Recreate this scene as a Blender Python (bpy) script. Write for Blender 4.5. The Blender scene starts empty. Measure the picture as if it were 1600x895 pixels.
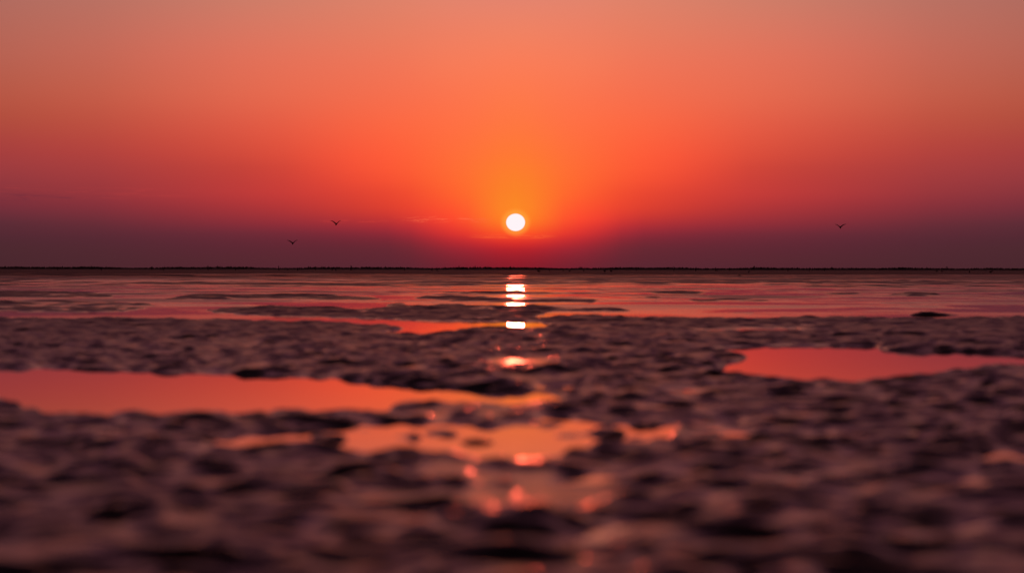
import bpy, bmesh, math, random
import numpy as np
from mathutils import Vector, Matrix

random.seed(7)
RNG = np.random.default_rng(11)
scn = bpy.context.scene
COL = scn.collection
R = math.radians

# ------------------------------------------------------------------ camera
F = 3189.0                      # focal length in photo pixels (1600 wide), the sun's disc being 0.53 deg
W, H = 1600.0, 895.0
HOR = 421.3                     # horizon row at the middle of the photo
CAM_H = 0.35
PITCH = math.atan((H / 2 - HOR) / F)
ROLL = math.atan(2.0 / 1600.0)

fwd = Vector((0, math.cos(PITCH), -math.sin(PITCH)))
right0 = Vector((1, 0, 0))
up0 = right0.cross(fwd)
right = right0 * math.cos(ROLL) + up0 * math.sin(ROLL)
up = right.cross(fwd)
cam_data = bpy.data.cameras.new('camera')
cam_data.sensor_width = 36.0
cam_data.lens = 36.0 * F / W
cam_data.clip_start = 0.05
cam_data.clip_end = 60000
cam_data.dof.use_dof = True
cam_data.dof.focus_distance = 110.0
cam_data.dof.aperture_fstop = 3.0
cam = bpy.data.objects.new('camera', cam_data)
COL.objects.link(cam)
m = Matrix.Identity(4)
for i in range(3):
    m[i][0] = right[i]; m[i][1] = up[i]; m[i][2] = -fwd[i]
m[0][3], m[1][3], m[2][3] = 0.0, 0.0, CAM_H
cam.matrix_world = m
scn.camera = cam


def ground(px, py, z=0.0):
    """photo pixel -> point on the level z"""
    d = fwd + right * ((px - W / 2) / F) - up * ((py - H / 2) / F)
    t = (z - CAM_H) / d.z
    return Vector((d.x * t, d.y * t, z))


def at_depth(px, py, Y):
    d = fwd + right * ((px - W / 2) / F) - up * ((py - H / 2) / F)
    t = Y / d.y
    return Vector((d.x * t, Y, CAM_H + d.z * t))


def horizon_row(px):
    return HOR + (px - W / 2) * math.tan(ROLL)


# ------------------------------------------------------------------ view
vs = scn.view_settings
scn.display_settings.display_device = 'sRGB'
vs.view_transform = 'Standard'
vs.look = 'None'
vs.exposure = 0.0
vs.gamma = 1.0
vs.use_curve_mapping = False

# ------------------------------------------------------------------ sky
SUN_AZ = 5.5 / F                         # radians, to the right of +Y
SUN_EL = (421.3 - 347.5) / F


def lin(c):
    c = np.asarray(c, float) / 255.0
    return np.where(c <= 0.04045, c / 12.92, ((c + 0.055) / 1.055) ** 2.4)


# colour of the evening sky: rows = height above the horizon (in units of 1/F rad),
# columns = angle to the side of the sun (same units)
S_ROWS = [421, 405, 391, 377, 365, 354, 340, 325, 300, 270, 240, 200, 150, 100, 50, 0]
S_COLS = {
    0:   [(134, 29, 42), (152, 31, 43), (180, 35, 43), (226, 52, 42), (255, 84, 38), (255, 112, 36), (254, 132, 36), (252, 136, 38), (251, 131, 40), (253, 126, 45), (255, 121, 53), (255, 119, 64), (254, 121, 76), (250, 125, 88), (240, 130, 99), (228, 132, 110)],
    90:  [(114, 34, 47), (128, 36, 48), (152, 38, 50), (188, 43, 49), (222, 53, 47), (240, 64, 46), (254, 78, 46), (255, 88, 46), (255, 101, 47), (255, 108, 52), (255, 110, 58), (255, 112, 67), (252, 117, 78), (247, 124, 89), (238, 128, 99), (227, 132, 109)],
    195: [(90, 40, 50), (96, 39, 50), (103, 40, 51), (120, 40, 52), (145, 42, 54), (172, 46, 53), (202, 55, 50), (222, 64, 48), (236, 73, 49), (251, 87, 53), (254, 94, 58), (252, 103, 66), (246, 111, 78), (240, 118, 88), (231, 125, 97), (222, 130, 106)],
    405: [(84, 39, 48), (88, 40, 49), (93, 40, 51), (101, 41, 53), (113, 43, 55), (133, 45, 56), (154, 49, 56), (172, 53, 56), (193, 60, 57), (199, 66, 57), (214, 77, 60), (224, 90, 68), (228, 105, 79), (226, 112, 88), (217, 119, 97), (205, 125, 105)],
    795: [(74, 40, 46), (75, 40, 47), (77, 41, 48), (80, 41, 50), (86, 42, 52), (90, 44, 54), (104, 46, 57), (119, 48, 59), (139, 54, 61), (156, 60, 63), (167, 64, 62), (176, 76, 62), (183, 89, 71), (183, 98, 82), (180, 104, 90), (175, 108, 97)],
}
ROWV = np.array([421.0 - r for r in S_ROWS])                 # rising
colk = sorted(S_COLS)
grid = np.array([[lin(c) for c in S_COLS[k]] for k in colk])  # (col,row,3)
# the sky goes on outside the frame: slowly fading to the side of the sun and behind the camera
far_cols = [1500, 3200, 6500, 10100]
mult = [np.array([0.86, 0.87, 0.92]), np.array([0.62, 0.68, 0.80]), np.array([0.42, 0.50, 0.66]), np.array([0.34, 0.42, 0.60])]
colx = np.array(colk + far_cols, float)
grid = np.concatenate([grid, np.array([grid[-1] * k for k in mult])], 0)


def hermite(xs, ys, x):
    """shape-keeping cubic through the samples"""
    xs = np.asarray(xs, float)
    h = np.diff(xs); dl = np.diff(ys, axis=0) / h[:, None]
    t = np.zeros_like(ys)
    a, b = dl[:-1], dl[1:]
    ok = a * b > 0
    t[1:-1] = np.where(ok, 2 * a * b / np.where(ok, a + b, 1), 0)
    t[-1] = dl[-1]
    i = np.clip(np.searchsorted(xs, x) - 1, 0, len(xs) - 2)
    s = ((x - xs[i]) / h[i])[:, None]
    h = h[:, None]
    return ((2 * s**3 - 3 * s**2 + 1) * ys[i] + (s**3 - 2 * s**2 + s) * h[i] * t[i]
            + (-2 * s**3 + 3 * s**2) * ys[i + 1] + (s**3 - s**2) * h[i] * t[i + 1])


AZ_KNOTS = [0, 25, 50, 75, 100, 130, 165, 200, 250, 300, 360, 430, 520, 640, 800, 1000, 1300, 1700, 2400, 3500, 5500, 8000, 10100]
EL_KNOTS = list(np.linspace(0, 120, 16)) + list(np.linspace(120, 421, 17))[1:]     # 32 stops

world = bpy.data.worlds.new('World')
scn.world = world
world.use_nodes = True
nt = world.node_tree
nt.nodes.clear()
N = nt.nodes; L = nt.links


def math_node(nt, op, a, b=None, c=None, clamp=False):
    n = nt.nodes.new('ShaderNodeMath'); n.operation = op; n.use_clamp = clamp
    for k, v in enumerate((a, b, c)):
        if v is None: continue
        if isinstance(v, (int, float)): n.inputs[k].default_value = v
        else: nt.links.new(v, n.inputs[k])
    return n.outputs[0]


def map_range(nt, v, a, b, c, d, kind='LINEAR'):
    n = nt.nodes.new('ShaderNodeMapRange'); n.interpolation_type = kind; n.clamp = True
    nt.links.new(v, n.inputs[0])
    for k, x in zip((1, 2, 3, 4), (a, b, c, d)): n.inputs[k].default_value = x
    return n.outputs[0]


def mix_col(nt, f, a, b, mode='MIX'):
    n = nt.nodes.new('ShaderNodeMix'); n.data_type = 'RGBA'; n.blend_type = mode
    for s, v in ((n.inputs[0], f), (n.inputs[6], a), (n.inputs[7], b)):
        if isinstance(v, (int, float)): s.default_value = v
        elif isinstance(v, tuple): s.default_value = v
        else: nt.links.new(v, s)
    return n.outputs[2]


tc = N.new('ShaderNodeTexCoord')
sep = N.new('ShaderNodeSeparateXYZ'); L.new(tc.outputs['Generated'], sep.inputs[0])
el = math_node(nt, 'MULTIPLY', math_node(nt, 'ARCSINE', sep.outputs[2]), F)
az = math_node(nt, 'MULTIPLY', math_node(nt, 'SUBTRACT', math_node(nt, 'ARCTAN2', sep.outputs[0], sep.outputs[1]), SUN_AZ), F)
aaz = math_node(nt, 'ABSOLUTE', az)
elt = map_range(nt, el, 0.0, 421.0, 0.0, 1.0)

colour = None
for k, a in enumerate(AZ_KNOTS):
    col_at = np.array(
        [hermite(colx, grid[:, r], np.array([float(a)]))[0] for r in range(len(ROWV))])
    stops = hermite(ROWV, col_at, np.array(EL_KNOTS))
    rp = N.new('ShaderNodeValToRGB'); cr = rp.color_ramp; cr.interpolation = 'LINEAR'
    while len(cr.elements) < len(EL_KNOTS): cr.elements.new(1.0)
    for e, p, c in zip(cr.elements, EL_KNOTS, stops):
        e.position = p / 421.0
    for e, p, c in zip(cr.elements, EL_KNOTS, stops):
        e.position = p / 421.0
        e.color = (float(max(c[0], 0)), float(max(c[1], 0)), float(max(c[2], 0)), 1)
    L.new(elt, rp.inputs[0])
    if colour is None:
        colour = rp.outputs[0]
    else:
        colour = mix_col(nt, map_range(nt, aaz, AZ_KNOTS[k - 1], a, 0, 1), colour, rp.outputs[0])


# thin streaks of cirrus near the horizon
def streak(colour, azc, azw, elc, elw, tint, amount, sx=0.018, sy=0.16, seed=0.0, thr=(0.48, 0.72)):
    comb = N.new('ShaderNodeCombineXYZ')
    L.new(math_node(nt, 'MULTIPLY', az, sx), comb.inputs[0]); L.new(math_node(nt, 'MULTIPLY', el, sy), comb.inputs[1])
    comb.inputs[2].default_value = seed
    no = N.new('ShaderNodeTexNoise'); no.inputs['Scale'].default_value = 1.0; no.inputs['Detail'].default_value = 5.0
    no.inputs['Roughness'].default_value = 0.62; no.inputs['Distortion'].default_value = 0.7
    L.new(comb.outputs[0], no.inputs['Vector'])
    ma = map_range(nt, math_node(nt, 'ABSOLUTE', math_node(nt, 'SUBTRACT', az, azc)), azw, azw * 0.45, 0, 1, 'SMOOTHSTEP')
    me = map_range(nt, math_node(nt, 'ABSOLUTE', math_node(nt, 'SUBTRACT', el, elc)), elw, elw * 0.2, 0, 1, 'SMOOTHSTEP')
    mn = map_range(nt, no.outputs['Fac'], thr[0], thr[1], 0, amount, 'SMOOTHSTEP')
    f = math_node(nt, 'MULTIPLY', math_node(nt, 'MULTIPLY', ma, me), mn)
    return mix_col(nt, f, colour, tuple(float(v) for v in lin(tint)) + (1,))


colour = streak(colour, -110, 85, 78, 7, (255, 112, 74), 0.45, sx=0.05, sy=0.35, seed=3.1, thr=(0.46, 0.66))
colour = streak(colour, -250, 70, 75, 4, (226, 70, 58), 0.3, sx=0.03, sy=0.4, seed=5.2)
colour = streak(colour, -690, 240, 117, 13, (186, 62, 62), 0.35, sx=0.016, sy=0.2, seed=8.4)
colour = streak(colour, -800, 190, 108, 9, (104, 44, 60), 0.6, sx=0.014, sy=0.22, seed=1.7)
colour = streak(colour, -5, 75, 52, 5, (255, 96, 50), 0.6, sx=0.03, sy=0.3, seed=2.6, thr=(0.36, 0.6))

# the sun's disc, flattened a little by refraction
dx = math_node(nt, 'DIVIDE', az, 14.6)
dy = math_node(nt, 'DIVIDE', math_node(nt, 'SUBTRACT', el, SUN_EL * F), 13.4)
rr = math_node(nt, 'SQRT', math_node(nt, 'ADD', math_node(nt, 'MULTIPLY', dx, dx), math_node(nt, 'MULTIPLY', dy, dy)))
glow = map_range(nt, rr, 1.0, 1.9, 1.0, 0.0, 'SMOOTHERSTEP')
colour = mix_col(nt, math_node(nt, 'MULTIPLY', glow, 0.55), colour, (1.0, 0.40, 0.05, 1))
disc = map_range(nt, rr, 0.95, 1.06, 1.0, 0.0, 'SMOOTHSTEP')
colour = mix_col(nt, disc, colour, (1.0, 0.90, 0.93, 1))

# above the frame the glow dies away through mauve into the dusk overhead
lum = map_range(nt, aaz, 0.0, 5000.0, 1.0, 0.45, 'SMOOTHSTEP')
mauve = mix_col(nt, 1.0, (0.25, 0.070, 0.122, 1), lum, 'MULTIPLY')
colour = mix_col(nt, map_range(nt, el, 400.0, 1300.0, 0.0, 1.0, 'SMOOTHSTEP'), colour, mauve)
bg_low = N.new('ShaderNodeBackground'); bg_low.inputs[1].default_value = 1.0
L.new(colour, bg_low.inputs[0])
sky = N.new('ShaderNodeTexSky'); sky.sky_type = 'NISHITA'; sky.sun_disc = False
sky.sun_elevation = SUN_EL; sky.sun_rotation = SUN_AZ
sky.air_density = 1.0; sky.dust_density = 3.0; sky.ozone_density = 1.5
bg_high = N.new('ShaderNodeBackground'); bg_high.inputs[1].default_value = 0.05
L.new(mix_col(nt, 1.0, sky.outputs[0], (1.15, 0.52, 0.58, 1), 'MULTIPLY'), bg_high.inputs[0])
mixs = N.new('ShaderNodeMixShader')
L.new(map_range(nt, el, 900.0, 2300.0, 0.0, 1.0, 'SMOOTHSTEP'), mixs.inputs[0])
L.new(bg_low.outputs[0], mixs.inputs[1]); L.new(bg_high.outputs[0], mixs.inputs[2])
wo = N.new('ShaderNodeOutputWorld'); L.new(mixs.outputs[0], wo.inputs[0])
world.cycles.sampling_method = 'MANUAL'
world.cycles.sample_map_resolution = 2048

sd = bpy.data.lights.new('sun', 'SUN')
sd.energy = 0.06                        # a setting sun dimmed by haze, red
sd.angle = R(0.5)
sd.color = (1.0, 0.10, 0.05)
sun = bpy.data.objects.new('sun', sd); COL.objects.link(sun)
sv = Vector((math.sin(SUN_AZ) * math.cos(SUN_EL), math.cos(SUN_AZ) * math.cos(SUN_EL), math.sin(SUN_EL)))
sun.rotation_euler = (-sv).to_track_quat('-Z', 'Y').to_euler()
sun.location = sv * 50


# ------------------------------------------------------------------ helpers
def tag(o, label=None, cat=None, group=None, kind=None):
    if label: o['label'] = label
    if cat: o['category'] = cat
    if group: o['group'] = group
    if kind: o['kind'] = kind
    return o


def link(name, me, mat=None, parent=None):
    o = bpy.data.objects.new(name, me); COL.objects.link(o)
    if mat and me: me.materials.clear(); me.materials.append(mat)
    if parent: o.parent = parent
    return o


def new_mat(name):
    mt = bpy.data.materials.new(name); mt.use_nodes = True
    return mt, mt.node_tree, mt.node_tree.nodes['Principled BSDF']


def noise_tex(nt, vec, scale, detail=3.0, rough=0.5, dist=0.0):
    n = nt.nodes.new('ShaderNodeTexNoise')
    n.inputs['Scale'].default_value = scale; n.inputs['Detail'].default_value = detail
    n.inputs['Roughness'].default_value = rough; n.inputs['Distortion'].default_value = dist
    nt.links.new(vec, n.inputs['Vector'])
    return n.outputs['Fac']


def scaled(nt, vec, s):
    n = nt.nodes.new('ShaderNodeVectorMath'); n.operation = 'MULTIPLY'
    nt.links.new(vec, n.inputs[0]); n.inputs[1].default_value = s
    return n.outputs[0]


def position(nt):
    return nt.nodes.new('ShaderNodeNewGeometry').outputs['Position']


# Perlin noise over arrays
_perm = np.concatenate([RNG.permutation(256)] * 2)
_ang = RNG.random(256) * 2 * np.pi
_gx, _gy = np.cos(_ang), np.sin(_ang)


def perlin(x, y):
    xi = np.floor(x).astype(np.int64); yi = np.floor(y).astype(np.int64)
    xf = x - xi; yf = y - yi
    u = xf**3 * (xf * (xf * 6 - 15) + 10); v = yf**3 * (yf * (yf * 6 - 15) + 10)

    def g(ix, iy, fx, fy):
        h = _perm[_perm[ix & 255] + (iy & 255)]
        return _gx[h] * fx + _gy[h] * fy
    a = g(xi, yi, xf, yf); b = g(xi + 1, yi, xf - 1, yf)
    c = g(xi, yi + 1, xf, yf - 1); d = g(xi + 1, yi + 1, xf - 1, yf - 1)
    return ((a + u * (b - a)) * (1 - v) + (c + u * (d - c)) * v) * 1.6


def sstep(x, a, b):
    t = np.clip((x - a) / (b - a), 0, 1)
    return t * t * (3 - 2 * t)


# ------------------------------------------------------------------ materials
def make_mud():
    mt, t, p = new_mat('wet_mud')
    pos = position(t)
    n1 = noise_tex(t, pos, 3.0, 4, 0.55)
    n2 = noise_tex(t, pos, 45.0, 4, 0.6)
    c = mix_col(t, n1, (0.018, 0.009, 0.007, 1), (0.034, 0.019, 0.016, 1))
    c = mix_col(t, map_range(t, n2, 0.45, 0.75, 0, 0.5), c, (0.014, 0.009, 0.006, 1))
    t.links.new(c, p.inputs['Base Color'])
    # further out the unresolved lumps act as roughness
    sepn = t.nodes.new('ShaderNodeSeparateXYZ'); t.links.new(pos, sepn.inputs[0])
    rg = math_node(t, 'ADD', map_range(t, n1, 0.3, 0.7, 0.26, 0.36), map_range(t, sepn.outputs[1], 5.5, 22.0, 0.0, 0.17))
    t.links.new(rg, p.inputs['Roughness'])
    p.inputs['IOR'].default_value = 1.33
    # a film of water left in patches
    film = map_range(t, noise_tex(t, pos, 9.0, 3, 0.6), 0.42, 0.66, 0.04, 0.6, 'SMOOTHSTEP')
    film = math_node(t, 'MULTIPLY', film, map_range(t, sepn.outputs[1], 5.0, 13.0, 1.0, 0.12))
    wet = map_range(t, sepn.outputs[2], 0.0, 0.007, 0.9, 0.0, 'SMOOTHSTEP')          # still wet just above the water
    t.links.new(math_node(t, 'MAXIMUM', film, wet), p.inputs['Coat Weight'])
    p.inputs['Coat Roughness'].default_value = 0.15
    p.inputs['Coat IOR'].default_value = 1.33
    b = t.nodes.new('ShaderNodeBump'); b.inputs['Strength'].default_value = 1.0; b.inputs['Distance'].default_value = 0.0009
    t.links.new(n2, b.inputs['Height'])
    t.links.new(b.outputs[0], p.inputs['Normal'])
    return mt


def make_water():
    mt, t, p = new_mat('shallow_water')
    pos = position(t)
    sepn = t.nodes.new('ShaderNodeSeparateXYZ'); t.links.new(pos, sepn.inputs[0])
    dist = sepn.outputs[1]
    p.inputs['Base Color'].default_value = (0.020, 0.011, 0.008, 1)
    p.inputs['IOR'].default_value = 1.333
    p.inputs['Coat Weight'].default_value = 0.6
    p.inputs['Coat IOR'].default_value = 1.333
    # cat's-paws: patches ruffled by the wind, lying across the view further out
    patch = noise_tex(t, scaled(t, pos, (0.30, 0.42, 0.0)), 1.0, 5, 0.66, 0.8)
    near = map_range(t, dist, 9.0, 26.0, 0.0, 1.0, 'SMOOTHSTEP')
    ruff = math_node(t, 'MULTIPLY', map_range(t, patch, 0.45, 0.58, 0.0, 1.0, 'SMOOTHSTEP'), near)
    far = map_range(t, dist, 28.0, 110.0, 0.0, 1.0, 'SMOOTHSTEP')
    ruff = math_node(t, 'MAXIMUM', ruff, far)
    amp = math_node(t, 'ADD', math_node(t, 'MULTIPLY', ruff, map_range(t, dist, 20.0, 200.0, 1.2, 2.5)), map_range(t, dist, 6.0, 18.0, 0.005, 0.16))
    rg = math_node(t, 'ADD', 0.03, math_node(t, 'MULTIPLY', ruff, map_range(t, dist, 18.0, 110.0, 0.36, 0.78)))
    t.links.new(rg, p.inputs['Roughness']); t.links.new(rg, p.inputs['Coat Roughness'])
    w1 = noise_tex(t, scaled(t, pos, (5.0, 9.0, 1.0)), 1.0, 3, 0.6)
    b = t.nodes.new('ShaderNodeBump'); b.inputs['Distance'].default_value = 0.010
    b.inputs['Strength'].default_value = 1.0
    t.links.new(math_node(t, 'MULTIPLY', w1, amp), b.inputs['Height'])
    t.links.new(b.outputs[0], p.inputs['Normal'])
    t.links.new(b.outputs[0], p.inputs['Coat Normal'])
    return mt


def simple(name, c0, c1, rough=0.8, scale=4.0):
    mt, t, p = new_mat(name)
    tcn = t.nodes.new('ShaderNodeTexCoord')
    n = noise_tex(t, tcn.outputs['Object'], scale, 4, 0.6)
    t.links.new(mix_col(t, n, c0 + (1,), c1 + (1,)), p.inputs['Base Color'])
    p.inputs['Roughness'].default_value = rough
    return mt


MUD = make_mud()
WATER = make_water()
SCRUB = simple('scrub_leaves', (0.030, 0.028, 0.014), (0.075, 0.060, 0.030), 0.85, 0.3)
SHORE = simple('shore_turf', (0.040, 0.032, 0.018), (0.080, 0.060, 0.035), 0.9, 0.1)
TIMBER = simple('weathered_timber', (0.018, 0.013, 0.010), (0.050, 0.038, 0.030), 0.75, 9.0)
FEATHER = simple('dark_feathers', (0.012, 0.010, 0.010), (0.035, 0.030, 0.030), 0.7, 12.0)

# ------------------------------------------------------------------ the plan of the flat (from the photo, laid onto the ground)
PW, PH = 1600, 480                       # plan cells: photo column, rows below 420
yy, xx = np.mgrid[0:PH, 0:PW].astype(float)
yy += 420.0
plan = np.full((PH, PW), 0.62)
plan[yy < 497] = -0.62 - 0.2 * np.clip((xx[yy < 497] - 500) / 400, 0, 1)
side = sstep(xx, 330, 560)
plan = np.where(yy > 700, plan + 0.25 * sstep(yy, 740, 840), plan)
band = sstep(yy, 427, 431) * (1 - sstep(yy, 446, 452))
plan = np.where(yy < 452, -0.85 + band * (0.40 + 0.38 * side), plan)


def inside(poly):
    r = np.zeros(xx.shape, bool)
    n = len(poly)
    for i in range(n):
        x0, y0 = poly[i]; x1, y1 = poly[(i + 1) % n]
        if y0 == y1: continue
        c = ((y0 > yy) != (y1 > yy)) & (xx < (x1 - x0) * (yy - y0) / (y1 - y0) + x0)
        r ^= c
    return r


def paint(poly, v): plan[inside(poly)] = v
def oval(cx, cy, rx, ry, v): plan[((xx - cx) / rx)**2 + ((yy - cy) / ry)**2 < 1] = v


# bars in the outer channel
paint([(0, 456), (90, 455), (168, 460), (182, 464), (60, 466), (0, 466)], 0.55)
paint([(0, 470), (120, 468), (225, 473), (255, 479), (185, 488), (60, 488), (0, 489)], 0.40)
paint([(252, 466), (300, 461), (400, 462), (408, 467), (300, 469), (258, 469)], 0.5)
paint([(395, 459), (470, 458), (592, 466), (606, 469), (520, 470), (400, 465)], 0.38)
paint([(640, 465), (700, 462), (800, 467), (830, 471), (795, 472), (700, 470)], 0.8)
paint([(690, 457), (800, 455.5), (900, 458.5), (780, 460)], 0.9)
paint([(740, 481), (800, 478.5), (880, 480), (900, 484), (780, 484)], 0.9)
paint([(800, 469), (870, 467), (940, 469), (930, 472), (790, 473)], 0.75)
oval(619, 477, 20, 3.5, 0.7)
paint([(850, 482), (920, 480), (992, 484), (975, 488), (900, 487), (855, 486)], 0.62)
paint([(1068, 469), (1110, 466), (1180, 467), (1215, 471), (1100, 472)], 0.62)
paint([(1268, 460), (1320, 458), (1385, 461), (1330, 463)], 0.45)
paint([(1388, 460), (1440, 456), (1475, 461), (1430, 464)], 0.5)
oval(1540, 465, 24, 2.2, 0.5); oval(1010, 466, 30, 2.0, 0.4); oval(1275, 444, 12, 2.2, 0.8); oval(1060, 458, 45, 2.5, 0.4)
oval(1150, 489, 40, 1.6, 0.2); oval(1295, 477, 40, 1.8, 0.3)
# the long bar on the near side of the channel
paint([(318, 485), (380, 478), (480, 479), (560, 483), (640, 478), (700, 475), (790, 478), (862, 487), (830, 496), (760, 501),
       (690, 502), (560, 497), (440, 495), (360, 491)], 0.75)
# the thin creek running in from the left to the middle
paint([(0, 489), (150, 489), (300, 488), (430, 494), (560, 497), (690, 503), (840, 503), (866, 508), (828, 514), (724, 514),
       (690, 522), (640, 524), (585, 520), (640, 513), (600, 508), (480, 503), (350, 499), (200, 498), (0, 498)], -1.0)
# mud right of the middle
paint([(862, 497), (905, 493), (1000, 496), (1100, 499), (1200, 503), (1400, 504), (1600, 508), (1600, 548), (1370, 545),
       (1110, 541), (1040, 536), (880, 515)], 0.72)
paint([(1075, 514), (1200, 511), (1305, 515), (1290, 519), (1100, 519)], -0.12)
paint([(690, 525), (740, 516), (860, 517), (1040, 520), (1080, 545), (900, 552), (720, 540)], 1.45)
paint([(1372, 540), (1600, 532), (1600, 552), (1500, 549), (1376, 546)], 1.5)
paint([(560, 586), (640, 574), (820, 576), (960, 590), (930, 606), (860, 610), (760, 606), (640, 598)], 1.3)
# big pool on the left
paint([(0, 574), (200, 580), (400, 586), (530, 592), (640, 601), (760, 610), (850, 613), (880, 621), (850, 630), (760, 630),
       (690, 633), (640, 635), (590, 645), (520, 645), (450, 643), (330, 652), (180, 648), (100, 650), (40, 640), (0, 618)], -1.0)
# lower pool in the middle
paint([(300, 692), (420, 678), (520, 670), (575, 662), (640, 657), (720, 662), (800, 668), (860, 672), (905, 658), (1000, 670),
       (1060, 664), (1040, 686), (950, 702), (850, 718), (740, 720), (640, 704), (540, 712), (430, 694), (330, 700)], -0.8)
paint([(600, 642), (700, 634), (870, 631), (905, 655), (860, 668), (720, 660), (630, 656)], 0.15)
for cx, cy, rx, ry, v in ((648, 636, 34, 6, 0.5), (612, 650, 24, 5, 0.3), (690, 655, 48, 9, 0.5), (770, 652, 66, 10, 0.75),
                          (840, 636, 30, 6, 0.4), (900, 646, 60, 9, 0.6), (690, 678, 24, 5, 0.75), (515, 684, 26, 6, 0.8), (620, 684, 34, 4, 0.55), (745, 690, 26, 4, 0.6), (950, 678, 28, 4, 0.6),
                          (893, 680, 30, 4, 0.2), (1000, 686, 22, 4, 0.3), (560, 672, 30, 4, 0.1), (780, 664, 30, 5, 0.5)):
    oval(cx, cy, rx * 1.3, ry, v)
# pool on the right
paint([(1108, 545), (1170, 541), (1370, 541), (1384, 547), (1500, 549), (1640, 554), (1640, 566), (1545, 572), (1480, 580),
       (1425, 588), (1390, 594), (1240, 594), (1190, 590), (1090, 581), (1150, 566), (1175, 556)], -1.0)
# small puddles and a flat wet strip
paint([(1510, 712), (1560, 704), (1600, 708), (1600, 724), (1530, 724)], -0.1)
oval(1440, 728, 22, 6, -0.05); oval(870, 604, 50, 5, -0.2); oval(1070, 612, 60, 8, 0.0); oval(160, 706, 26, 8, -0.1)
paint([(540, 770), (700, 762), (900, 760), (1040, 770), (980, 786), (760, 792), (560, 786)], 0.3)
paint([(690, 742), (860, 734), (880, 752), (720, 758)], 0.25)
oval(810, 566, 60, 5, 0.05)

# places where the mud lies smooth under a draining film of water
smooth = np.zeros_like(plan)
for poly in ([(540, 774), (700, 763), (900, 760), (1060, 768), (1000, 788), (860, 800), (780, 796), (580, 788)],
             [(700, 747), (860, 734), (885, 752), (740, 762)], [(740, 698), (850, 694), (860, 712), (760, 716)], [(800, 750), (860, 748), (862, 764), (802, 766)],
             [(760, 560), (860, 558), (870, 572), (770, 574)], [(820, 796), (870, 796), (872, 818), (825, 818)],
             [(660, 728), (740, 722), (740, 738), (670, 742)], [(670, 648), (700, 646), (705, 660), (675, 662)],
             [(790, 690), (850, 688), (850, 702), (795, 704)], [(770, 590), (850, 588), (850, 600), (775, 601)], [(870, 676), (905, 675), (905, 688), (872, 689)],
             [(800, 718), (850, 716), (852, 731), (802, 732)], [(655, 768), (700, 766), (700, 784), (655, 784)], [(740, 640), (800, 640), (800, 650), (745, 652)]):
    smooth[inside(poly)] = 1.0


def blur(a, s, axis):
    r = int(3 * s) + 1
    k = np.exp(-0.5 * (np.arange(-r, r + 1) / s)**2); k /= k.sum()
    pad = [(0, 0), (0, 0)]; pad[axis] = (r, r)
    b = np.pad(a, pad, mode='edge')
    out = np.zeros_like(a)
    for i, w in enumerate(k):
        out += w * (b[i:i + a.shape[0], :] if axis == 0 else b[:, i:i + a.shape[1]])
    return out


p_f = blur(blur(plan, 6.0, 1), 0.9, 0)
p_n = blur(blur(plan, 8.0, 1), 1.8, 0)
bl = sstep(yy, 500, 620)
plan = p_f * (1 - bl) + p_n * bl
smooth = blur(blur(smooth, 7.0, 1), 1.6, 0)


def plan_at(X, Y):
    Yc = np.maximum(Y, 0.4)
    # project (X,Y,0)
    dx, dy, dz = X, Yc, -CAM_H
    zc = dx * fwd.x + dy * fwd.y + dz * fwd.z
    px = W / 2 + F * (dx * right.x + dy * right.y + dz * right.z) / zc
    py = H / 2 - F * (dx * up.x + dy * up.y + dz * up.z) / zc
    fx = np.clip(px, 0, PW - 1.001); fy = np.clip(py - 420.0, 0, PH - 1.001)
    ix = fx.astype(int); iy = fy.astype(int); fx -= ix; fy -= iy
    v = ((plan[iy, ix] * (1 - fx) + plan[iy, ix + 1] * fx) * (1 - fy)
         + (plan[iy + 1, ix] * (1 - fx) + plan[iy + 1, ix + 1] * fx) * fy)
    f = ((smooth[iy, ix] * (1 - fx) + smooth[iy, ix + 1] * fx) * (1 - fy)
         + (smooth[iy + 1, ix] * (1 - fx) + smooth[iy + 1, ix + 1] * fx) * fy)
    return v, f, px, py


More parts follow.
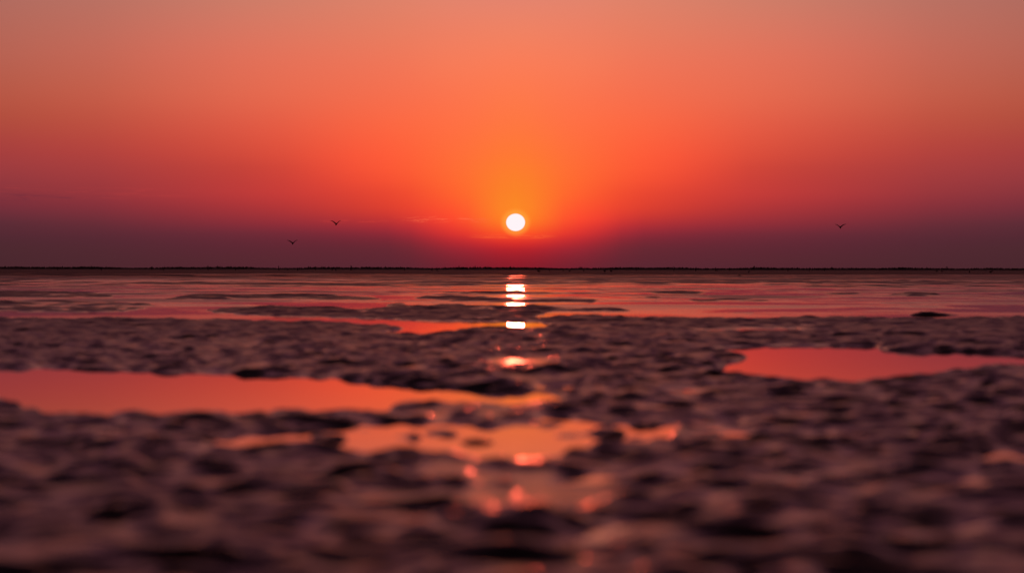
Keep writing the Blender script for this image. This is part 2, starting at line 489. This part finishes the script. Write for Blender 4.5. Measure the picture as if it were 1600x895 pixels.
# ------------------------------------------------------------------ mudflat
def flat_height(X, Y, rowgap):
    P, S, px, py = plan_at(X, Y)
    # outside the photo the flat goes on with pools and bars of its own
    out = sstep(np.maximum(-px, px - W), 0, 500)
    wild = np.clip(perlin(X * 0.55 + 31.7, Y * 0.35 + 9.2) * 1.6 + 0.15, -1, 1)
    P = P * (1 - out) + wild * out
    wx = X + 0.05 * perlin(X * 4 + 5, Y * 4 + 1) + 0.02 * perlin(X * 11, Y * 11 + 7)
    wy = Y + 0.05 * perlin(X * 4 + 15, Y * 4 + 21) + 0.02 * perlin(X * 11 + 3, Y * 11)

    def octave(lam, ax=1.35, off=0.0):
        fade = 1 - sstep(rowgap, lam * 0.28, lam * 0.6)
        return perlin(wx / (lam * ax) + off, wy / lam + off * 1.7) * fade
    lump = 0.85 * octave(0.112, 1.35, 2.3) + 0.50 * octave(0.22, 1.5, 7.1) + 0.52 * octave(0.060, 1.3, 4.4) + 0.12 * octave(0.031, 1.2, 9.4)
    # further out the eye only meets the broader crests
    lump = (lump + 1.0 * octave(0.30, 1.6, 31.0) * sstep(Y, 10, 20) + 1.2 * octave(0.62, 1.7, 33.0) * sstep(Y, 20, 40)
            + 1.9 * octave(1.7, 1.8, 35.0) * sstep(Y, 48, 100) + 2.2 * octave(3.4, 1.8, 37.0) * sstep(Y, 95, 190))
    lump = np.where(lump > 0, lump, lump * 0.8)
    swell = octave(0.75, 1.6, 12.0)
    farN = (octave(0.6, 2.2, 3.3) * 0.7 + octave(1.6, 3.0, 5.0) + 1.0 * octave(4.0, 3.0, 15.0) + 0.8 * octave(11.0, 3.0, 25.0))
    farW = sstep(Y, 9, 30)
    P2 = P + farW * (0.50 + 0.55 * sstep(Y, 28, 50)) * farN
    sm = sstep(P2, -0.45, 0.6)
    base = np.where(P2 > 0, (0.013 - 0.007 * sstep(Y, 11, 20)) * P2, 0.050 * P2)
    z = base + (0.0175 + 0.006 * sstep(Y, 13, 20) + 0.010 * sstep(Y, 20, 60)) * lump * (0.08 + 0.92 * sm) + 0.005 * swell * sm
    z = z * (1 - 0.89 * S) + 0.0035 * S
    # sinks gently towards the open water before the far shore
    z = z - sstep(Y, 140, 420) * 0.25
    return z


def build_flat():
    ys = list(np.linspace(-4.0, 1.3, 24))
    y = 1.3
    while y < 3.2: y *= 1.0036; ys.append(y)
    while y < 34: y *= 1.0026; ys.append(y)
    while y < 75: y *= 1.0034; ys.append(y)
    while y < 300: y *= 1.0048; ys.append(y)
    while y < 24000: y *= 1.06; ys.append(y)
    ys = np.array(ys); gap = np.gradient(ys)
    u = np.linspace(-1, 1, 680)
    ext = np.array([1.08, 1.2, 1.4, 1.7, 2.2, 3.0, 4.5])
    u = np.concatenate([-ext[::-1], u, ext])
    half = 0.8 + 0.295 * np.maximum(ys, 0)
    X = u[None, :] * half[:, None]
    X = np.where(np.abs(u)[None, :] > 1, X + np.sign(u)[None, :] * (np.abs(u)[None, :] - 1) * 4.0, X)
    Y = np.repeat(ys[:, None], len(u), 1)
    G = np.repeat(gap[:, None], len(u), 1)
    Z = flat_height(X, Y, G)
    nr, nc = X.shape
    co = np.stack([X, Y, Z], -1).reshape(-1, 3)
    i = np.arange(nr * nc).reshape(nr, nc)
    q = np.stack([i[:-1, :-1], i[:-1, 1:], i[1:, 1:], i[1:, :-1]], -1).reshape(-1, 4)
    me = bpy.data.meshes.new('mudflat')
    me.vertices.add(len(co)); me.vertices.foreach_set('co', co.ravel())
    me.loops.add(q.size); me.loops.foreach_set('vertex_index', q.ravel().astype(np.int32))
    me.polygons.add(len(q))
    me.polygons.foreach_set('loop_start', np.arange(0, q.size, 4, dtype=np.int32))
    me.polygons.foreach_set('loop_total', np.full(len(q), 4, np.int32))
    me.update(calc_edges=True)
    me.polygons.foreach_set('use_smooth', np.ones(len(q), bool))
    o = link('mudflat', me, MUD)
    return tag(o, 'dark rippled wet mudflat with lumpy bars and hollows', kind='structure')


build_flat()


# ------------------------------------------------------------------ water: sheets that meet edge to edge at one level
def sheet(name, pts, label):
    me = bpy.data.meshes.new(name)
    me.from_pydata([(x, y, 0.0) for x, y in pts], [], [tuple(range(len(pts)))])
    me.update()
    return tag(link(name, me, WATER), label, kind='structure')


Y_SPLIT = ground(800, 537).y             # beyond the right-hand pool
XS = ground(985, 575).x
Y_A = ground(500, 655).y
sheet('water', [(-30000, Y_SPLIT), (30000, Y_SPLIT), (30000, 25000), (-30000, 25000)], 'shallow tidal water stretching to the horizon')
sheet('tide_pool', [(-40, Y_A), (XS, Y_A), (XS, Y_SPLIT), (-40, Y_SPLIT)], 'large smooth orange tide pool with a long flat edge')
sheet('tide_pool', [(XS, Y_A), (40, Y_A), (40, Y_SPLIT), (XS, Y_SPLIT)], 'smaller red tide pool with a dark point of mud reaching into it')
sheet('tide_pool', [(-40, -4.0), (40, -4.0), (40, Y_A), (XS, Y_A), (-40, Y_A)], 'orange tide pool dotted with small mud lumps')


# ------------------------------------------------------------------ lofts
def loft(bm, rings):
    """rings: lists of equal length of points; capped tube"""
    vr = [[bm.verts.new(p) for p in r] for r in rings]
    n = len(vr[0])
    for a, b in zip(vr, vr[1:]):
        for k in range(n):
            bm.faces.new((a[k], a[(k + 1) % n], b[(k + 1) % n], b[k]))
    bm.faces.new(list(reversed(vr[0]))); bm.faces.new(vr[-1])


def ring(c, a, b, n=10):
    """ellipse about c with half axes a and b (vectors)"""
    return [Vector(c) + Vector(a) * math.cos(2 * math.pi * k / n) + Vector(b) * math.sin(2 * math.pi * k / n) for k in range(n)]


def lofted_mesh(name, rings):
    bm = bmesh.new(); loft(bm, rings)
    bmesh.ops.recalc_face_normals(bm, faces=bm.faces)
    me = bpy.data.meshes.new(name); bm.to_mesh(me); bm.free()
    return me


def union(name, meshes):
    """one continuous skin out of overlapping lofts"""
    objs = [link('tmp', me) for me in meshes]
    for o in objs[1:]:
        md = objs[0].modifiers.new('u', 'BOOLEAN'); md.operation = 'UNION'; md.solver = 'EXACT'; md.object = o
    dg = bpy.context.evaluated_depsgraph_get(); dg.update()
    me = bpy.data.meshes.new_from_object(objs[0].evaluated_get(dg)); me.name = name
    for o in objs: bpy.data.objects.remove(o)
    for p in me.polygons: p.use_smooth = True
    return me


# ------------------------------------------------------------------ gulls on the wing
def gull_mesh(lift_l, lift_r, droop):
    body = []
    for y, z, rx, rz in ((-0.21, 0.02, 0.006, 0.006), (-0.19, 0.015, 0.022, 0.018), (-0.15, 0.012, 0.034, 0.032), (-0.11, 0.0, 0.040, 0.042),
                         (-0.04, -0.01, 0.060, 0.066), (0.04, -0.012, 0.062, 0.068), (0.12, 0.0, 0.044, 0.044), (0.18, 0.006, 0.030, 0.020),
                         (0.26, 0.01, 0.055, 0.009), (0.29, 0.01, 0.058, 0.005)):
        body.append(ring((0, y, z), (rx, 0, 0), (0, 0, rz), 12))
    parts = [lofted_mesh('b', body)]
    for s, lf in ((-1, lift_l), (1, lift_r)):
        rings = []
        for d, ch, th, yo, ang in ((0.0, 0.105, 0.040, 0.0, 0), (0.10, 0.105, 0.036, -0.015, 0), (0.22, 0.095, 0.028, -0.035, 0),
                                   (0.34, 0.078, 0.021, -0.03, 0), (0.46, 0.058, 0.015, 0.015, 0), (0.56, 0.036, 0.011, 0.06, 0), (0.64, 0.010, 0.006, 0.10, 0)):
            a = lf - droop * (d / 0.64)**2
            x = 0.02 + d * math.cos(a * 0.93); z = 0.01 + d * math.sin(a)
            nrm = Vector((-math.sin(a) * s, 0, math.cos(a)))
            rings.append(ring((s * x, yo, z), (0, ch, 0), nrm * th, 10))
        parts.append(lofted_mesh('w', rings))
    return union('gull', parts)


def gull(px, py, span_px, ll, lr, droop, yaw, roll, label):
    me = gull_mesh(ll, lr, droop)
    Y = F * 0.98 / (span_px * 1.25)
    c = at_depth(px, py, Y)
    o = link('gull', me, FEATHER)
    o.location = c; o.rotation_euler = (R(-26), roll, yaw)
    tag(o, label, 'bird', 'gulls on the wing')


gull(525.5, 350.2, 13.0, R(44), R(50), R(5), R(18), R(2), 'dark gull flying with raised wings, upper of a close pair')
gull(457.5, 380.2, 12.6, R(42), R(48), R(6), R(14), R(1), 'dark gull flying with raised wings, lower of a close pair')
gull(1312.8, 355.2, 12.8, R(40), R(48), R(6), R(-20), R(3), 'lone dark gull flying apart from the other two')


# ------------------------------------------------------------------ the mud mound standing in the channel
def mound(px0, px1, ptop, pbase, label, depth=0.5, blunt=0.25, seed=0):
    a = ground(px0, pbase); b = ground(px1, pbase)
    c = (a + b) / 2; ln = (b - a).length
    hgt = (pbase - ptop) / F * c.y
    nx, ny = 56, 22
    vs_, fs = [], []
    for j in range(ny + 1):
        for i in range(nx + 1):
            s = i / nx; t = j / ny * 2 - 1
            prof = min(1.0, (s / blunt))**0.55 * min(1.0, (1 - s) / (1 - blunt) * 1.25)**1.1
            wdt = depth * ln * 0.5 * max(prof, 0.02)**0.6
            x = (s - 0.5) * ln
            y = t * wdt
            r = max(0.0, 1 - t * t)
            z = hgt * prof * r**0.7
            n = float(perlin(np.array([x * 14 + seed]), np.array([y * 14 + 3.0]))[0]) + 0.5 * float(perlin(np.array([x * 40 + seed]), np.array([y * 40.0]))[0])
            z = z * (1 + 0.16 * n) - 0.012 * (1 - prof * r)
            vs_.append((x, y, z - 0.001))
    for j in range(ny):
        for i in range(nx):
            k = j * (nx + 1) + i
            fs.append((k, k + 1, k + nx + 2, k + nx + 1))
    me = bpy.data.meshes.new('mud_mound'); me.from_pydata(vs_, [], fs); me.update()
    for p in me.polygons: p.use_smooth = True
    o = link('mud_mound', me, MUD); o.location = (c.x, c.y, 0)
    return tag(o, label, 'mud mound')


mound(1419, 1524, 486.5, 492.5, 'long low dark mud mound with one blunt end alone in the water', 0.45, 0.2, 1.0)
mound(1150, 1163, 429.6, 432.2, 'small far-off dark mud clump on the open flat', 0.7, 0.4, 5.0)


# ------------------------------------------------------------------ far shore
def far_shore():
    Y0 = 1500.0
    xs = np.linspace(-1400, 1400, 900)
    top = 1.25 + 0.35 * perlin(xs / 60, xs * 0 + 1.3) + 0.22 * perlin(xs / 14, xs * 0 + 4.3)
    prof = [(-30, -0.4), (-14, 0.25), (-6, 0.72), (0, 1.0), (12, 1.0), (60, 0.6), (400, 0.2), (600, -0.4)]
    vs_, fs = [], []
    for j, (dy, k) in enumerate(prof):
        for x, t in zip(xs, top):
            vs_.append((x, Y0 + dy + 8 * math.sin(x / 90), k * max(t, 0.3) if k > 0 else k))
    n = len(xs)
    for j in range(len(prof) - 1):
        for i in range(n - 1):
            fs.append((j * n + i, j * n + i + 1, (j + 1) * n + i + 1, (j + 1) * n + i))
    me = bpy.data.meshes.new('far_shore'); me.from_pydata(vs_, [], fs); me.update()
    o = link('far_shore', me, SHORE)
    tag(o, 'low dark strip of land along the horizon', kind='structure')
    # scrub and reeds: thousands of small blades and leaf clumps read as one dark fringe
    vs_, fs = [], []
    rnd = random.Random(5)
    for k in range(9000):
        x = rnd.uniform(-560, 560); y = Y0 + 8 * math.sin(x / 90) + rnd.uniform(-8, 10)
        i = min(max(int((x + 1400) / 2800 * 899), 0), 898)
        g = float(top[i]) * (0.9 if y > Y0 - 5 else 0.7)
        dens = 0.55 + 0.45 * math.sin(x / 37.0) * math.sin(x / 11.3 + 1)
        hgt = rnd.uniform(0.3, 1.1) * (0.5 + dens)
        if rnd.random() < 0.03: hgt *= 1.7
        w = rnd.uniform(0.15, 0.7); yaw = rnd.uniform(0, math.pi)
        b = len(vs_); ca, sa = math.cos(yaw) * w, math.sin(yaw) * w
        lean = rnd.uniform(-0.3, 0.3)
        vs_ += [(x - ca, y - sa, g - 0.2), (x + ca, y + sa, g - 0.2), (x + ca * 0.9 + lean, y + sa, g + hgt * rnd.uniform(0.4, 0.8)),
                (x + lean, y, g + hgt), (x - ca * 0.9 + lean, y - sa, g + hgt * rnd.uniform(0.4, 0.8)), (x - sa * 0.8, y + ca * 0.8, g - 0.1), (x + sa * 0.8, y - ca * 0.8, g - 0.1)]
        fs += [(b, b + 1, b + 2, b + 3, b + 4), (b + 5, b + 6, b + 3)]
    me = bpy.data.meshes.new('shore_scrub'); me.from_pydata(vs_, [], fs); me.update()
    tag(link('shore_scrub', me, SCRUB), 'dark uneven fringe of reeds and scrub on the far shore', 'scrub', kind='stuff')
    return Y0


Y_SHORE = far_shore()


# a few bushes that stand above the fringe
def bush(px, top_row, wpx, label, seed):
    rnd = random.Random(seed)
    b = at_depth(px, horizon_row(px), Y_SHORE)
    hgt = (horizon_row(px) - top_row) / F * Y_SHORE + CAM_H
    w = wpx / F * Y_SHORE / 2
    root = bpy.data.objects.new('bush', None); COL.objects.link(root); root.location = (b.x, Y_SHORE + 6, 0.5)
    tag(root, label, 'bush', 'bushes on the far shore')
    hh = hgt - 0.5
    rings = []
    for k in range(5):
        t = k / 4
        rings.append(ring((0.15 * math.sin(3 * t), 0, t * hh * 0.7 - 0.2), (0.12 * (1 - 0.7 * t), 0, 0), (0, 0.12 * (1 - 0.7 * t), 0), 6))
    link('trunk', lofted_mesh('trunk', rings), TIMBER, root)
    vs_, fs = [], []
    for k in range(420):
        a = rnd.uniform(0, 2 * math.pi); t = rnd.random()**0.6
        zz = rnd.uniform(0.05, 1)
        rad = w * t * math.sqrt(max(0.05, 1 - (zz * 0.95)**2)) * rnd.uniform(0.7, 1.1)
        c = Vector((rad * math.cos(a), rad * math.sin(a), zz * hh * rnd.uniform(0.75, 1.0)))
        s = rnd.uniform(0.07, 0.2)
        d1 = Vector((rnd.gauss(0, 1), rnd.gauss(0, 1), rnd.gauss(0, 1))).normalized() * s
        d2 = Vector((rnd.gauss(0, 1), rnd.gauss(0, 1), rnd.gauss(0, 1))).normalized() * s * 0.6
        i = len(vs_); vs_ += [c - d1, c + d2, c + d1, c - d2]; fs.append((i, i + 1, i + 2, i + 3))
    me = bpy.data.meshes.new('crown'); me.from_pydata(vs_, [], fs); me.update()
    link('crown', me, SCRUB, root)


bush(908, 416.4, 10, 'rounded dark bush standing above the far shore', 1)
bush(810, 416.8, 9, 'low spreading dark bush on the far shore under the sun', 2)
bush(1482, 416.0, 9, 'tall pointed dark bush on the far shore', 3)
bush(1396, 418.2, 12, 'wide flat dark bush on the far shore', 4)
bush(722, 417.0, 16, 'broad dark thicket on the far shore', 5)


# ------------------------------------------------------------------ posts
def post(px, top_row, base_row, group, label, thick=0.15, seed=0, lean=0.0, cap=False):
    rnd = random.Random(seed * 17 + int(px))
    g = ground(px, base_row)
    hgt = (base_row - top_row) / F * g.y
    rings = []
    for k in range(9):
        t = k / 8
        r = thick * (1.05 - 0.25 * t) * rnd.uniform(0.92, 1.08)
        c = (lean * hgt * t + 0.02 * math.sin(5 * t + px), 0.01 * math.cos(4 * t), -0.4 + (hgt + 0.4) * t)
        rings.append([Vector(c) + Vector((math.cos(q) * r * rnd.uniform(0.9, 1.1), math.sin(q) * r * rnd.uniform(0.9, 1.1), 0.04 * math.cos(q) if k == 8 else 0))
                      for q in [2 * math.pi * i / 9 for i in range(9)]])
    meshes = [lofted_mesh('post', rings)]
    if cap:
        tz = hgt * 0.86
        meshes.append(lofted_mesh('arm', [ring((-0.32, 0, tz + 0.22), (0.0, 0.05, 0), (0.02, 0, 0.05), 8), ring((-0.1, 0, tz + 0.1), (0.0, 0.06, 0), (0.03, 0, 0.06), 8),
                                          ring((0.05, 0, tz - 0.05), (0.0, 0.06, 0), (0.03, 0, 0.06), 8)]))
    o = link('mooring_post', union('mooring_post', meshes), TIMBER)
    o.location = (g.x, g.y, 0)
    tag(o, label, 'post', group)


FARP = 'posts standing in the far water'
post(325, 414.6, 422.2, FARP, 'tall dark timber post standing alone in the far water', 0.17, 1, -0.03)
post(436, 415.2, 422.4, FARP, 'dark timber post leaning slightly in the far water', 0.16, 2, -0.10)
post(548.5, 415.4, 422.6, FARP, 'stout dark timber post with a stub at its top', 0.2, 3, 0.06, True)
for k, (px, tp) in enumerate(((90, 417.0), (158, 417.6), (237, 417.0), (255, 418.0), (368, 417.4), (449, 418.4), (465, 418.0), (493, 417.4), (519, 418.6),
                              (525, 418.4), (632, 418.6), (675, 418.2), (683, 418.0), (1053, 416.2), (1087, 417.6), (1118, 417.8), (1140, 418.2),
                              (1231, 418.6), (1265, 417.8), (1288, 418.2))):
    post(px, tp, horizon_row(px) + 1.7 + 0.3 * math.sin(k * 2.3), FARP, 'short dark timber post standing in the far water', 0.15, k + 10, 0.04 * math.sin(k * 1.9))


# ------------------------------------------------------------------ waders resting on the flat
def wader_mesh():
    body = []
    for t, x, z, rx, rz in ((0, 0.15, 0.17, 0.010, 0.008), (0, 0.11, 0.165, 0.035, 0.024), (0, 0.04, 0.155, 0.052, 0.052), (0, -0.04, 0.16, 0.054, 0.060),
                            (0, -0.10, 0.185, 0.036, 0.045), (0, -0.125, 0.22, 0.024, 0.028), (0, -0.14, 0.25, 0.024, 0.026), (0, -0.165, 0.257, 0.020, 0.022),
                            (0, -0.19, 0.252, 0.008, 0.008), (0, -0.25, 0.235, 0.003, 0.003)):
        body.append(ring((x, 0, z), (0, rx, 0), (0.25 * rz, 0, rz), 10))
    parts = [lofted_mesh('b', body)]
    for s in (-1, 1):
        parts.append(lofted_mesh('l', [ring((0.0, s * 0.022, 0.14), (0.011, 0, 0), (0, 0.011, 0), 6), ring((0.02, s * 0.022, 0.07), (0.006, 0, 0), (0, 0.006, 0), 6),
                                       ring((0.0, s * 0.022, 0.0), (0.006, 0, 0), (0, 0.006, 0), 6), ring((-0.01, s * 0.022, -0.03), (0.012, 0, 0), (0, 0.008, 0), 6)]))
    return union('wader', parts)


WADER = wader_mesh()
WADER.materials.clear(); WADER.materials.append(FEATHER)
for k, (px, py, sc) in enumerate(((842, 426.8, 1.3), (859, 424.6, 1.2), (880, 424.4, 1.2), (890, 425.2, 1.2), (912, 425.2, 1.4), (945, 426.0, 1.3), (955, 426.2, 1.3),
                                  (994, 423.6, 1.5), (1120, 424.4, 1.4), (1170, 426.9, 1.1), (1464, 426.0, 1.3), (1472, 425.6, 1.2), (1515, 427.2, 1.2), (1548, 427.8, 1.3))):
    o = bpy.data.objects.new('wading_bird', WADER); COL.objects.link(o)
    g = ground(px, py)
    o.location = (g.x, g.y, 0.0); o.scale = (sc, sc, sc); o.rotation_euler = (0, 0, R((k * 67) % 360))
    tag(o, 'tiny dark wading bird standing far out on the wet flat', 'bird', 'wading birds on the flat')
